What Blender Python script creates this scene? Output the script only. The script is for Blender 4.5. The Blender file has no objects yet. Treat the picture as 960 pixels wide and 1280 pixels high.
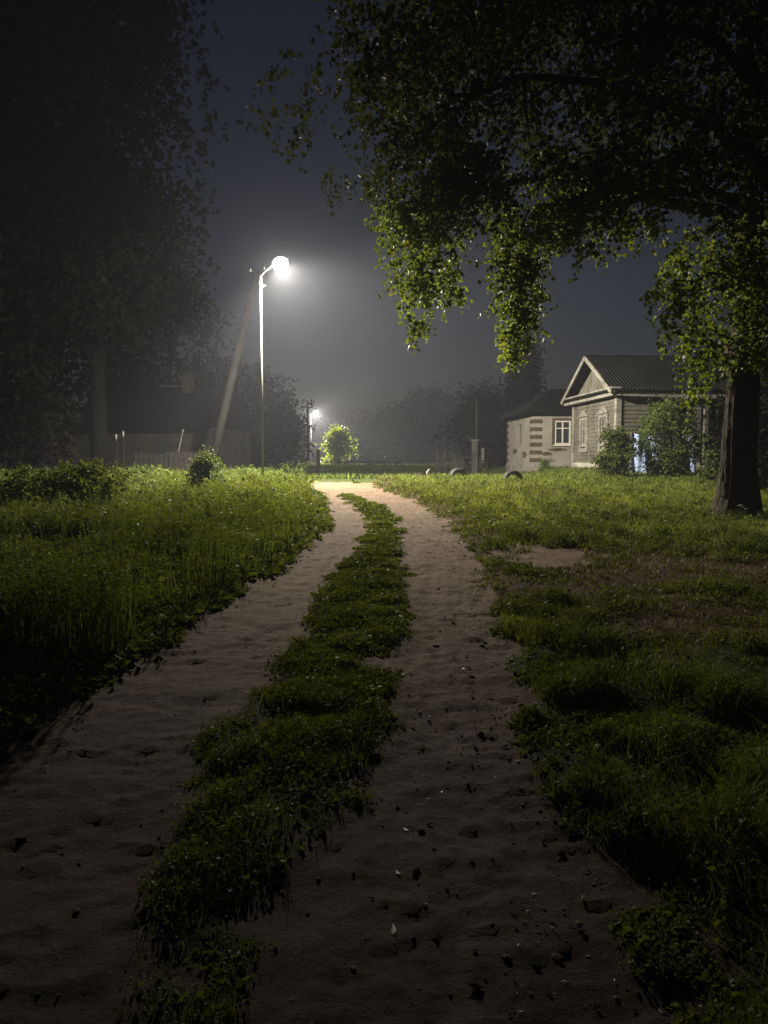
import bpy, math, random
import numpy as np
from mathutils import Vector, Matrix
R = math.radians
rng = np.random.default_rng(7)
random.seed(7)
sc = bpy.context.scene
C = bpy.data.collections.new('place'); sc.collection.children.link(C)

# ------------------------------------------------------------------ camera
F = 961.0; EYE = 1.5; PITCH = math.atan(62/F)
cam = bpy.data.cameras.new('camera'); co = bpy.data.objects.new('camera', cam); C.objects.link(co)
cam.sensor_fit = 'VERTICAL'; cam.sensor_height = 24.0; cam.lens = F/1280*24.0
cam.clip_start = 0.05; cam.clip_end = 3000
co.location = (0, 0, EYE); co.rotation_euler = (math.pi/2 - PITCH, 0, 0)
sc.camera = co

def P(px, py, D):
    """world point seen at photo pixel (px,py) at ground distance D (world y)"""
    a = (px-480)/F; b = -(py-640)/F
    dy = math.cos(PITCH) + b*math.sin(PITCH)
    dz = b*math.cos(PITCH) - math.sin(PITCH)
    t = D/dy
    return Vector((a*t, D, EYE + dz*t))

# ------------------------------------------------------------------ noise
class VNoise:
    def __init__(s, seed): s.g = np.random.default_rng(seed).random((256, 256))
    def __call__(s, x, y):
        xi = np.floor(x).astype(int); yi = np.floor(y).astype(int)
        fx = x-xi; fy = y-yi
        fx = fx*fx*fx*(fx*(fx*6-15)+10); fy = fy*fy*fy*(fy*(fy*6-15)+10)
        a = s.g[xi % 256, yi % 256]; b = s.g[(xi+1) % 256, yi % 256]
        c = s.g[xi % 256, (yi+1) % 256]; d = s.g[(xi+1) % 256, (yi+1) % 256]
        return (a*(1-fx)+b*fx)*(1-fy)+(c*(1-fx)+d*fx)*fy
N1, N2, N3 = VNoise(1), VNoise(2), VNoise(3)
def fbm(n, x, y, o=4):
    v = 0; a = .5; t = 0
    for k in range(o):
        v = v+a*n(x*2**k+17*k, y*2**k+5*k); t += a; a *= .5
    return v/t
def smooth(a, b, x):
    t = np.clip((x-a)/(b-a), 0, 1); return t*t*(3-2*t)

# ------------------------------------------------------------------ terrain
def zbase(x, y):
    x = np.asarray(x, float); y = np.asarray(y, float)
    rise = .036*np.minimum(y, 26.0) - .0
    rise = np.where(y < 0, .036*y, rise)
    s = smooth(25, 29, y)
    # crest then a shallow dip on the road side, level ground on the house side
    dip = -.38*smooth(26, 34, y)*(1-smooth(45, 70, y))*(1-smooth(5.0, 8.5, x))
    hs = .22*smooth(25, 33, y)*smooth(4, 9, x)
    far = .18*smooth(50, 95, y)
    lf = .03*smooth(-1.5, -5, x)*smooth(3, 12, y)
    return rise+dip+hs+far+lf+.05*(fbm(N1, x*.35+40, y*.35+9, 2)-.5)*smooth(0, 4, np.abs(x)+y*.3)

def unground(px, py):
    lo, hi = .8, 40.0
    last = None
    D = .8
    while D < 34:
        p = P(px, py, D)
        if p.z <= float(zbase(p.x, p.y)): return p.x, p.y
        D += .02
    return p.x, p.y
def edge(pts):
    w = sorted([unground(*q) for q in pts], key=lambda q: q[1])
    ys = np.array([q[1] for q in w]); xs = np.array([q[0] for q in w])
    return lambda Y: np.interp(Y, ys, xs)
LL0 = [(0,925),(95,867),(185,825),(250,775),(320,727),(390,680),(417,650),(404,617),(384,606)]
LR0 = [(150,1280),(180,1150),(205,1050),(215,970),(262,905),(300,872),(345,830),(372,785),(410,725),(450,678),(462,655),(452,638),(425,619)]
RL0 = [(320,1280),(340,1150),(372,1080),(410,1015),(440,990),(470,950),(485,910),(490,860),(500,800),(508,745),(515,700),(500,655),(480,632),(440,618)]
RR0 = [(850,1280),(830,1200),(790,1120),(750,1040),(710,990),(670,930),(655,870),(640,810),(612,750),(597,700),(575,665),(540,636),(500,618),(470,609)]
_ll = edge(LL0); x0, y0 = unground(0, 925)
LL = lambda Y: np.where(Y < y0, x0 - .12*(y0-Y), _ll(Y))
LR = edge(LR0); RL = edge(RL0); RR = edge(RR0)
ytip = unground(425, 618)[1]

def dirtmask(x, y):
    w = (fbm(N2, x*3.1+3, y*2.3, 3)-.5)*.28
    w2 = (fbm(N3, x*8+3, y*6, 3)-.5)*.42
    xx = x+w*smooth(1, 5, y)*.8+w+w2
    soft = .08
    def band(a, b): return np.clip((xx-a)/soft+.5, 0, 1)*np.clip((b-xx)/soft+.5, 0, 1)
    m = np.maximum(band(LL(y), LR(y)+.07), band(RL(y)-.07, RR(y)))
    m = np.where(y > ytip+.4, band(LL(y), RR(y)), m)
    # bends away to the left behind the crest
    ye = 24.9-.35*(x+2.2)+(fbm(N1, x*1.7, y*1.3, 3)-.5)*2.4
    m = m*(1-smooth(ye-.2, ye+.2, y))
    # worn patches
    def blob(cx, cy, rx, ry, k=0):
        r = ((x-cx)/rx)**2+((y-cy)/ry)**2
        return np.clip((1.0-r+(fbm(N1, x*2.5, y*2.0, 3)-.5)*2.6)*1.5, 0, 1)
    bx, by = unground(690, 694)
    m = np.maximum(m, blob(bx, by, .75, 1.1)*.9)
    bx, by = unground(500, 623)
    return m
def brownmask(x, y):
    """trodden, half bare ground right of the track"""
    bx, by = unground(850, 730); 
    bx += .1; by -= .0
    r = ((x-bx)/2.3)**2+((y-by)/2.4)**2
    b = np.clip((1.35-r+(fbm(N3, x*1.2, y*1.2, 4)-.5)*2.6), 0, 1)
    b2 = np.exp(-((x-RR(y)-.25)/.35)**2)*smooth(6, 12, y)*.7
    return np.clip(b+b2, 0, 1)
_BM = unground(850, 730)

def relief(x, y, d):
    n = (fbm(N1, x*2.2, y*2.2, 3)-.5)*.03
    fine = (fbm(N2, x*11, y*11, 4)-.5)*.022
    rid = (1-np.abs(fbm(N3, x*3.5+5, y*5.5, 3)*2-1))**3*.05
    fine = fine+d*(fbm(N3, (x-RR(y))*13, y*.55, 3)-.5)*.016
    return n + fine*(.5+.8*d) + d*(rid*.24-.05)

rb = np.random.default_rng(11)
DENTS = []
for k in range(620):
    yy = 1.4+ (rb.random()**1.3)*20; 
    if rb.random() < .5: xx = rb.uniform(float(LL(yy)), float(LR(yy)))
    else: xx = float(RR(yy)) - abs(rb.normal(0, .42))
    DENTS.append((xx, yy, rb.uniform(.04, .13), rb.uniform(.016, .036)*(1+yy*.04), rb.uniform(.002, .007)*(1.8 if rb.random() < .15 else 1), rb.uniform(-.5, .5)))
def dents(X, Y):
    Z = np.zeros_like(X)
    xs = X[0, :]; ys = Y[:, 0]
    for (cx, cy, rx, ry, a, th) in DENTS:
        i0, i1 = np.searchsorted(xs, [cx-3*rx, cx+3*rx]); j0, j1 = np.searchsorted(ys, [cy-5*ry, cy+5*ry])
        if i1 <= i0 or j1 <= j0: continue
        dx = X[j0:j1, i0:i1]-cx; dy = Y[j0:j1, i0:i1]-cy+dx*th*.6+dx*dx*2.0
        g = np.exp(-(dx/rx)**2)
        Z[j0:j1, i0:i1] += a*g*(np.exp(-((dy-ry*.6)/ry)**2)-.9*np.exp(-((dy+ry*.8)/ry)**2))
    return Z

def spaced(a, b, d0, grow):
    out = [a]; d = d0
    while out[-1] < b:
        out.append(out[-1]+d); d *= grow
    return out
yl = [-60, -30, -12, -5, -2, -.5, .4] + spaced(.9, 26.5, .022, 1.0042)
yl += spaced(yl[-1]+.12, 900, .15, 1.045)
xr = spaced(0, 3.2, .026, 1.0); xr += spaced(xr[-1]+.03, 900, .03, 1.035)
xl = spaced(0, 3.6, .026, 1.0); xl += spaced(xl[-1]+.03, 900, .03, 1.035)
xs = np.array([-v for v in xl[::-1]]+xr[1:]); ys = np.array(yl)
X, Y = np.meshgrid(xs, ys)
DM = dirtmask(X, Y); DM = DM*(Y > -1)
BM = brownmask(X, Y)
near = 1-smooth(40, 60, Y)
DT = dents(X, Y)
DS = DM.copy()
for _ in range(40):
    DS[1:-1, 1:-1] = (DS[1:-1, 1:-1]*2+DS[:-2, 1:-1]+DS[2:, 1:-1]+DS[1:-1, :-2]+DS[1:-1, 2:])/6
Z = zbase(X, Y)+near*(relief(X, Y, DS)+DT*np.clip(DS+.15, 0, 1))
from bisect import bisect
def ground_z(x, y):
    """height of the modelled ground at points (vectorised, bilinear)"""
    x = np.atleast_1d(np.asarray(x, float)); y = np.atleast_1d(np.asarray(y, float))
    i = np.clip(np.searchsorted(xs, x)-1, 0, len(xs)-2); j = np.clip(np.searchsorted(ys, y)-1, 0, len(ys)-2)
    fx = (x-xs[i])/(xs[i+1]-xs[i]); fy = (y-ys[j])/(ys[j+1]-ys[j])
    return (Z[j, i]*(1-fx)+Z[j, i+1]*fx)*(1-fy)+(Z[j+1, i]*(1-fx)+Z[j+1, i+1]*fx)*fy
def sample(A, x, y):
    i = np.clip(np.searchsorted(xs, x), 0, len(xs)-1); j = np.clip(np.searchsorted(ys, y), 0, len(ys)-1)
    return A[j, i]
def gz(x, y): return float(ground_z(x, y)[0])

# ------------------------------------------------------------------ materials
def mat(name):
    m = bpy.data.materials.new(name); m.use_nodes = True
    nt = m.node_tree; b = nt.nodes['Principled BSDF']; return m, nt, b
def nd(nt, t, **k):
    n = nt.nodes.new(t)
    for a, v in k.items(): setattr(n, a, v)
    return n
def ramp(nt, fac, stops):
    r = nd(nt, 'ShaderNodeValToRGB'); e = r.color_ramp.elements
    while len(e) < len(stops): e.new(.5)
    for q, (p, c) in zip(e, stops): q.position = p; q.color = (*c, 1)
    nt.links.new(fac, r.inputs[0]); return r.outputs[0]
def noise(nt, scale, detail=4, rough=.6, vec=None, dist=0):
    n = nd(nt, 'ShaderNodeTexNoise'); n.inputs['Scale'].default_value = scale
    n.inputs['Detail'].default_value = detail; n.inputs['Roughness'].default_value = rough
    n.inputs['Distortion'].default_value = dist
    if vec is None:
        tc = nd(nt, 'ShaderNodeTexCoord'); vec = tc.outputs['Object']
    nt.links.new(vec, n.inputs['Vector']); return n.outputs['Fac']
def mix(nt, fac, a, b, mode='MIX'):
    m = nd(nt, 'ShaderNodeMix', data_type='RGBA', blend_type=mode)
    for s, v in ((m.inputs[0], fac), (m.inputs[6], a), (m.inputs[7], b)):
        if hasattr(v, 'links'): nt.links.new(v, s)
        elif isinstance(v, (int, float)): s.default_value = v
        else: s.default_value = (*v, 1)
    return m.outputs[2]
def bump(nt, b, h, s=.5, d=.02):
    n = nd(nt, 'ShaderNodeBump'); n.inputs['Strength'].default_value = s; n.inputs['Distance'].default_value = d
    nt.links.new(h, n.inputs['Height']); nt.links.new(n.outputs[0], b.inputs['Normal'])
def simple(name, col, rough=.8, var=.35, scale=6, metal=0, bmp=.3, bd=.01, stretch=None, col2=None):
    m, nt, b = mat(name)
    vec = None
    if stretch:
        tc = nd(nt, 'ShaderNodeTexCoord'); mp = nd(nt, 'ShaderNodeMapping'); mp.inputs['Scale'].default_value = stretch
        nt.links.new(tc.outputs['Object'], mp.inputs[0]); vec = mp.outputs[0]
    f = noise(nt, scale, 6, .65, vec)
    d = tuple(c*(1-var) for c in col); l = col2 or tuple(min(1, c*(1+var)) for c in col)
    c = ramp(nt, f, [(.3, d), (.7, l)])
    if rough > .7: c = mix(nt, 1.0, c, ramp(nt, noise(nt, 1.1, 7, .7, None, .6), [(.32, (.42,.4,.38)), (.5, (.9,.9,.9)), (.7, (1.15,1.13,1.1))]), 'MULTIPLY')
    nt.links.new(c, b.inputs['Base Color'])
    b.inputs['Roughness'].default_value = rough; b.inputs['Metallic'].default_value = metal
    b.inputs['Specular IOR Level'].default_value = .1 if rough > .7 else .5
    if bmp: bump(nt, b, f, bmp, bd)
    return m

def foliage(name, cols, rough=.45, trans=.3, spec=.4):
    m, nt, b = mat(name)
    g = nd(nt, 'ShaderNodeNewGeometry')
    tc = nd(nt, 'ShaderNodeTexCoord')
    f = noise(nt, .9, 3, .6)
    k = len(cols)
    c = ramp(nt, g.outputs['Random Per Island'], [(i/(k-1), q) for i, q in enumerate(cols)])
    sh = ramp(nt, f, [(.3, (.55, .55, .55)), (.7, (1.15, 1.15, 1.1))])
    c = mix(nt, 1.0, c, sh, 'MULTIPLY')
    nt.links.new(c, b.inputs['Base Color']); b.inputs['Roughness'].default_value = rough
    b.inputs['Specular IOR Level'].default_value = spec
    tr = nd(nt, 'ShaderNodeBsdfTranslucent'); nt.links.new(mix(nt, 1.0, c, (1.4, 1.3, .5), 'MULTIPLY'), tr.inputs[0])
    ms = nd(nt, 'ShaderNodeMixShader'); ms.inputs[0].default_value = trans
    out = nt.nodes['Material Output']
    nt.links.new(b.outputs[0], ms.inputs[1]); nt.links.new(tr.outputs[0], ms.inputs[2]); nt.links.new(ms.outputs[0], out.inputs[0])
    return m

M = {}
# ground: soil under the grass, half bare where trodden
m, nt, b = mat('soil_and_turf')
at = nd(nt, 'ShaderNodeAttribute', attribute_name='brown_and_dim')
f1 = noise(nt, 3.0, 8, .7); f2 = noise(nt, 38, 5, .7)
soil = ramp(nt, f2, [(.3, (.045, .03, .018)), (.7, (.13, .088, .055))])
turf = ramp(nt, f2, [(.3, (.018, .026, .008)), (.7, (.05, .07, .018))])
mm = nd(nt, 'ShaderNodeMath', operation='MULTIPLY_ADD'); nt.links.new(f1, mm.inputs[0]); mm.inputs[1].default_value = .6; mm.inputs[2].default_value = -.3
ad = nd(nt, 'ShaderNodeMath', operation='ADD', use_clamp=True); nt.links.new(at.outputs['Fac'], ad.inputs[0]); nt.links.new(mm.outputs[0], ad.inputs[1])
nt.links.new(mix(nt, ad.outputs[0], turf, soil), b.inputs['Base Color']); b.inputs['Roughness'].default_value = .95; b.inputs['Specular IOR Level'].default_value = .08
bump(nt, b, f2, .8, .03)
M['ground'] = m
m, nt, b = mat('packed_sandy_dirt')
f1 = noise(nt, 1.6, 6, .65); f2 = noise(nt, 26, 8, .72); f3 = noise(nt, 150, 3, .7)
c = ramp(nt, f1, [(.3, (.115,.078,.052)), (.7, (.205,.145,.098))])
da = nd(nt, 'ShaderNodeAttribute', attribute_name='brown_and_dim')
c = mix(nt, da.outputs['Fac'], c, ramp(nt, f1, [(.3, (.032,.023,.016)), (.7, (.06,.042,.03))]))  # darker dirt colour imitates the weaker lamplight in the foreground
c = mix(nt, .75, c, ramp(nt, f2, [(.3, (.3, .28, .27)), (.48, (.95, .94, .93)), (.6, (1.05, 1.03, 1)), (.75, (1.35, 1.32, 1.28))]), 'MULTIPLY')
nt.links.new(c, b.inputs['Base Color']); b.inputs['Roughness'].default_value = .88; b.inputs['Specular IOR Level'].default_value = .15
ma = nd(nt, 'ShaderNodeMath', operation='MULTIPLY_ADD'); nt.links.new(f3, ma.inputs[0]); ma.inputs[1].default_value = .25; nt.links.new(f2, ma.inputs[2])
bump(nt, b, ma.outputs[0], 1.0, .03)
M['dirt'] = m
M['grass'] = foliage('meadow_grass', [(.08,.12,.028), (.117,.178,.04), (.158,.22,.055), (.093,.14,.032), (.17,.16,.06)], .65, .35, .12)
M['weed'] = foliage('low_weed_leaves', [(.072,.10,.022), (.115,.155,.03), (.15,.19,.042), (.085,.12,.026)], .66, .3, .14)
M['strip'] = foliage('clover_leaves', [(.08,.11,.024), (.12,.165,.032), (.155,.195,.04), (.095,.13,.028)], .6, .3, .2)
M['dry'] = foliage('dry_short_grass', [(.09,.08,.03), (.12,.10,.045), (.08,.10,.025), (.16,.12,.07)], .6, .2, .3)
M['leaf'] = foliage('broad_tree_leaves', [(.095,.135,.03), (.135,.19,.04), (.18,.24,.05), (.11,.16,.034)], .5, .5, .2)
M['leaf_shade_painted'] = foliage('shade_painted_tree_leaves', [(.025,.034,.010), (.04,.052,.014), (.055,.07,.018), (.03,.04,.012)], .6, .4, .1)  # same tree's leaves with the upper crown's shade painted into their colour
M['lawn'] = foliage('short_lawn_grass', [(.14,.18,.035), (.19,.24,.045), (.24,.29,.06), (.155,.2,.04)], .6, .35, .15)
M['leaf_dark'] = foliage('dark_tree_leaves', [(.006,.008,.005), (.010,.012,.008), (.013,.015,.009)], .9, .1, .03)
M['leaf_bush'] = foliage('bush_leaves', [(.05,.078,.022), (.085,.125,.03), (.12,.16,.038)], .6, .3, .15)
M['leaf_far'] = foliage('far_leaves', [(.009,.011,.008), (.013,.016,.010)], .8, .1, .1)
M['white_petal'] = simple('white_petals', (.8,.8,.76), .6, .1)
M['bark'] = simple('furrowed_bark', (.06,.055,.042), .9, .6, 9, bmp=1, bd=.05, stretch=(4,4,.7))
M['bark_dark'] = simple('dark_bark', (.012,.011,.010), .95, .4, 6, bmp=.6, bd=.03, stretch=(3,3,.6))
M['galv'] = simple('galvanised_steel', (.15,.15,.14), .6, .12, 14, metal=.1, bmp=.1)
M['housing'] = simple('grey_cast_aluminium', (.10,.10,.10), .5, .15, 10, metal=.4)
M['concrete'] = simple('weathered_concrete', (.26,.25,.23), .9, .25, 7, bmp=.5)
M['pole_wood'] = simple('grey_pole_wood', (.015,.0145,.013), .9, .3, 8, bmp=.5, stretch=(6,6,.4))
M['pole_dark'] = simple('tarred_wood', (.04,.035,.03), .9, .3, 8, bmp=.5, stretch=(6,6,.4))
M['wire'] = simple('old_wire', (.005,.005,.005), .7, .05, metal=.0, bmp=0)
M['plank'] = simple('weathered_grey_planks', (.13,.128,.108), .9, .38, 5, bmp=.6, stretch=(.6,.6,7))
M['plank_light'] = simple('pale_worn_painted_boards', (.25,.245,.22), .8, .4, 3, bmp=.4, stretch=(1,1,5))
M['plank_gable'] = simple('beige_gable_boards', (.17,.165,.14), .85, .25, 6, bmp=.4, stretch=(6,6,1))
M['white'] = simple('white_painted_wood', (.55,.54,.5), .6, .15, 9, bmp=.3)
M['lime'] = simple('limewashed_plinth', (.42,.41,.37), .9, .25, 5, bmp=.5)
M['roof'] = simple('dark_corrugated_sheet', (.014,.014,.014), .85, .35, 4, metal=.0, bmp=.2)
M['roof_dark'] = simple('dark_roof', (.006,.006,.006), .95, .3, 4)
M['glass'] = simple('dark_window_glass', (.03,.035,.04), .08, .1, bmp=0)
M['curtain'] = simple('grey_curtained_glass', (.20,.21,.21), .25, .3, 5, bmp=0)
M['brick'] = simple('dark_red_brick', (.085,.062,.05), .9, .35, 20, bmp=.5)
M['rubber'] = simple('black_tyre_rubber', (.055,.055,.055), .55, .3, 30, bmp=.3)
M['blue'] = simple('pale_blue_sheet', (.22,.30,.50), .55, .25, 5, bmp=.3)
M['dark_board'] = simple('dark_boards', (.05,.045,.04), .9, .4, 6, bmp=.5, stretch=(5,5,.5))
M['fence_dark'] = simple('blackened_boards', (.016,.015,.014), .95, .4, 6)
M['mid_board'] = simple('mid_grey_boards', (.16,.155,.14), .9, .4, 6, bmp=.5, stretch=(5,5,.5))
# plaster with dirt stains and fallen patches
m, nt, b = mat('stained_plaster')
f1 = noise(nt, 1.3, 7, .65); f2 = noise(nt, 9, 6, .7)
c = ramp(nt, f1, [(.3, (.17,.165,.14)), (.65, (.27,.26,.225))])
c = mix(nt, ramp(nt, f2, [(.56, (0,0,0)), (.72, (1,1,1))]), c, (.17,.145,.12))
nt.links.new(c, b.inputs['Base Color']); b.inputs['Roughness'].default_value = .95; bump(nt, b, f2, .5, .02)
M['plaster'] = m

# ------------------------------------------------------------------ mesh helpers
def tag(o, label=None, cat=None, group=None, kind=None):
    if label: o['label'] = label
    if cat: o['category'] = cat
    if group: o['group'] = group
    if kind: o['kind'] = kind
    return o
def empty(name, loc, rz=0):
    o = bpy.data.objects.new(name, None); C.objects.link(o); o.location = loc; o.rotation_euler = (0, 0, rz)
    o.empty_display_size = .2; return o
def mesh_np(name, V, quads=None, tris=None, material=None, parent=None, smooth_=False, attr=None):
    me = bpy.data.meshes.new(name)
    V = np.asarray(V, np.float32); nq = 0 if quads is None else len(quads); ntr = 0 if tris is None else len(tris)
    me.vertices.add(len(V)); me.vertices.foreach_set('co', V.ravel())
    lp = []; 
    if nq: lp.append(np.asarray(quads, np.int32).ravel())
    if ntr: lp.append(np.asarray(tris, np.int32).ravel())
    lp = np.concatenate(lp); me.loops.add(len(lp)); me.loops.foreach_set('vertex_index', lp)
    me.polygons.add(nq+ntr)
    st = np.concatenate([np.arange(nq)*4, nq*4+np.arange(ntr)*3]).astype(np.int32)
    me.polygons.foreach_set('loop_start', st)
    if smooth_: me.polygons.foreach_set('use_smooth', np.ones(nq+ntr, bool))
    if attr:
        a = me.attributes.new(attr[0], 'FLOAT', 'POINT'); a.data.foreach_set('value', np.asarray(attr[1], np.float32))
    me.update(calc_edges=True); me.validate()
    if material: me.materials.append(material)
    o = bpy.data.objects.new(name, me); C.objects.link(o)
    if parent: o.parent = parent
    return o

class MB:
    def __init__(s): s.v = []; s.f = []
    def add(s, V, Fs):
        n = len(s.v); s.v += [tuple(map(float, p)) for p in V]; s.f += [tuple(i+n for i in f) for f in Fs]; return s
    def box(s, x0, x1, y0, y1, z0, z1, M4=None):
        V = [Vector(p) for p in ((x0,y0,z0),(x1,y0,z0),(x1,y1,z0),(x0,y1,z0),(x0,y0,z1),(x1,y0,z1),(x1,y1,z1),(x0,y1,z1))]
        if M4 is not None: V = [M4 @ p for p in V]
        return s.add(V, [(0,3,2,1),(4,5,6,7),(0,1,5,4),(1,2,6,5),(2,3,7,6),(3,0,4,7)])
    def bar(s, a, b, w, h):
        a = Vector(a); b = Vector(b); d = b-a; L = d.length; q = d.to_track_quat('X', 'Z').to_matrix().to_4x4()
        return s.box(0, L, -w/2, w/2, -h/2, h/2, Matrix.Translation(a) @ q)
    def tube(s, pts, rad, seg=10, cap=True, rough=0):
        pts = [Vector(p) for p in pts]; V = []; n = len(pts)
        up = Vector((0,0,1)) if abs((pts[1]-pts[0]).normalized().z) < .9 else Vector((1,0,0))
        for i, p in enumerate(pts):
            t = (pts[min(i+1, n-1)]-pts[max(i-1, 0)]).normalized()
            u = t.cross(up).normalized(); w = u.cross(t)
            r = rad[i] if hasattr(rad, '__len__') else rad
            for k in range(seg):
                a = 2*math.pi*k/seg
                rr = r*(1+rough*math.sin(k*5.1+i*.35)*.6+rough*random.uniform(-.4, .4))
                V.append(p+u*math.cos(a)*rr+w*math.sin(a)*rr)
        Fs = [(i*seg+k, i*seg+(k+1) % seg, (i+1)*seg+(k+1) % seg, (i+1)*seg+k) for i in range(n-1) for k in range(seg)]
        if cap: Fs += [tuple(range(seg))[::-1], tuple((n-1)*seg+k for k in range(seg))]
        return s.add(V, Fs)
    def lathe(s, prof, seg=16, M4=None):
        V = []; n = len(prof)
        for r, z in prof:
            for k in range(seg):
                a = 2*math.pi*k/seg; p = Vector((r*math.cos(a), r*math.sin(a), z)); V.append(M4 @ p if M4 is not None else p)
        Fs = [(i*seg+k, i*seg+(k+1) % seg, (i+1)*seg+(k+1) % seg, (i+1)*seg+k) for i in range(n-1) for k in range(seg)]
        return s.add(V, Fs)
    def build(s, name, material, parent=None, sm=False, bevel=0):
        me = bpy.data.meshes.new(name); me.from_pydata(s.v, [], s.f); me.update()
        me.materials.append(material)
        if sm: me.polygons.foreach_set('use_smooth', [True]*len(me.polygons))
        o = bpy.data.objects.new(name, me); C.objects.link(o)
        if parent: o.parent = parent
        if bevel:
            b = o.modifiers.new('bevel', 'BEVEL'); b.width = bevel; b.segments = 2
        return o

# ------------------------------------------------------------------ ground objects
nx, ny = len(xs), len(ys)
idx = np.arange(nx*ny).reshape(ny, nx)
Q = np.stack([idx[:-1, :-1], idx[:-1, 1:], idx[1:, 1:], idx[1:, :-1]], -1).reshape(-1, 4)
Vg = np.stack([X, Y, Z], -1).reshape(-1, 3)
dmf = DM.ravel()[Q].mean(1)
def submesh(name, sel, material, attrv=None):
    q = Q[sel]; u, inv = np.unique(q, return_inverse=True)
    o = mesh_np(name, Vg[u], inv.reshape(-1, 4), None, material, None, True, ('brown_and_dim', attrv.ravel()[u]) if attrv is not None else None)
    return o
tag(submesh('ground', dmf <= .5, M['ground'], np.clip(BM+DM*.8, 0, 1)), 'gently rising grassy ground around the dirt track', 'ground', kind='structure')
PAINTED_DIM = np.clip(1-smooth(1.6, 8.0, Y+(fbm(N2, X*.9, Y*.9, 3)-.5)*3), 0, 1)  # painted falloff: lamplight fading towards the camera, put into the dirt colour
tag(submesh('dirt_track', dmf > .5, M['dirt'], PAINTED_DIM), 'two bare sandy wheel ruts of the village track', 'dirt track', kind='structure')

# ------------------------------------------------------------------ grass and weeds
def blades(n, base, h, w, lean):
    a = rng.uniform(0, 2*np.pi, n); f = rng.uniform(0, 2*np.pi, n)
    side = np.stack([np.cos(f), np.sin(f), np.zeros(n)], -1)*w[:, None]*.5
    ld = np.stack([np.cos(a), np.sin(a), np.zeros(n)], -1)
    up = np.array([0, 0, 1.0])
    mid = base+up*(h*.55)[:, None]+ld*(h*lean*.3)[:, None]
    tip = base+up*(h*(1-.25*lean))[:, None]+ld*(h*lean)[:, None]
    V = np.stack([base-side, base+side, mid+side*.8, mid-side*.8, tip], 1).reshape(-1, 3)
    i = np.arange(n)[:, None]*5
    return V, i+np.array([0, 1, 2, 3]), i+np.array([3, 2, 4])
def leaves(pos, size, droop=.3, flat=.5, aspect=.6):
    """rhombic folded leaves, each an island"""
    n = len(pos)
    a = rng.uniform(0, 2*np.pi, n)
    d = np.stack([np.cos(a), np.sin(a), rng.normal(-droop, flat, n)], -1); d /= np.linalg.norm(d, axis=1)[:, None]
    r = rng.normal(0, 1, (n, 3)); r[:, 2] *= .6
    s = np.cross(d, r); s /= np.linalg.norm(s, axis=1)[:, None]+1e-9
    nn = np.cross(d, s)
    L = size[:, None]
    p0 = pos; p1 = pos+d*L*.4+s*L*aspect*.5+nn*L*.08; p2 = pos+d*L; p3 = pos+d*L*.4-s*L*aspect*.5+nn*L*.08
    V = np.stack([p0, p1, p2, p3], 1).reshape(-1, 3)
    i = np.arange(n)[:, None]*4
    return V, i+np.array([0, 1, 2]), i+np.array([0, 2, 3])

def scatter(n, y0, y1, xa, xb, p=1.0):
    """positions, denser towards the viewer; xa,xb functions of y"""
    y = y0*(y1/y0)**(rng.random(n)**p)
    a = xa(y); b_ = xb(y)
    x = a+(b_-a)*rng.random(n); w = (b_-a); 
    return x, y
def place(x, y): return np.stack([x, y, ground_z(x, y)-.01], -1)

# left verge: tall meadow
def hl(x, y):
    d = LL(y)-x
    big = fbm(N2, x*.7+9, y*.7, 3); sm = fbm(N3, x*3+2, y*3, 2)
    return (.05+.15*smooth(0, 1.8, d)*(.2+2.2*smooth(.3, .75, big)))*(.5+1.0*sm)
def meadow(n, seed):
    x, y = scatter(n, 1.7, 29, lambda y: -.62*y-1.2, lambda y: LL(y)+.1)
    k = sample(DM, x, y) < .35; x, y = x[k], y[k]
    return x, y
x, y = meadow(230000, 1)
h = hl(x, y)*rng.uniform(.5, 1.25, len(x))
B = blades(len(x), place(x, y), h, (.003+.0006*y)*rng.uniform(.6, 1.6, len(x)), rng.uniform(.1, .7, len(x)))
tag(mesh_np('meadow_grass', B[0], B[1], B[2], M['grass']), 'tall damp meadow grass left of the track', 'grass', kind='stuff')
x, y = meadow(72000, 2); hh = hl(x, y)
pos = []; sz = []
for k in range(4):
    p = place(x, y); p[:, 2] += hh*rng.uniform(.1, .95, len(x)); p[:, :2] += rng.normal(0, .025, (len(x), 2)); pos.append(p); sz.append((.02+.0022*y)*rng.choice([.5,.8,1.1,1.6,2.6], len(x), p=[.2,.3,.25,.17,.08]))
L = leaves(np.concatenate(pos), np.concatenate(sz), .2, .5, .55)
tag(mesh_np('broadleaf_weeds', L[0], None, np.concatenate([L[1], L[2]]), M['weed']), 'broad-leaved weeds among the grass left of the track', 'weeds', kind='stuff')
# tall seed stalks
n = 5200; x, y = scatter(n, 5, 27, lambda y: -.5*y, lambda y: LL(y)-.25)
g = fbm(N1, x*.8, y*.8, 2); k = g > .47; x, y = x[k], y[k]; n = len(x)
cl = smooth(-4, 0, x-LL(y))
h = rng.uniform(.35, .62, n)*(.75+.35*cl)
B = blades(n, place(x, y), h, .004+.0005*y, rng.uniform(.05, .3, n))
tips = B[0].reshape(-1, 5, 3)[:, 4]
hd = np.repeat(tips, 7, 0); hd[:, 2] -= rng.uniform(0, .12, len(hd)); hd[:, :2] += rng.normal(0, .012, (len(hd), 2))
L = leaves(hd, rng.uniform(.015, .04, len(hd))*(1+.02*hd[:, 1]), -.5, .5, .4)
nv = len(B[0])
tag(mesh_np('seed_stalks', np.concatenate([B[0], L[0]]), B[1], np.concatenate([B[2], L[1]+nv, L[2]+nv]), M['grass']), 'tall seeding grass stalks standing above the left verge', 'grass', kind='stuff')

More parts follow.
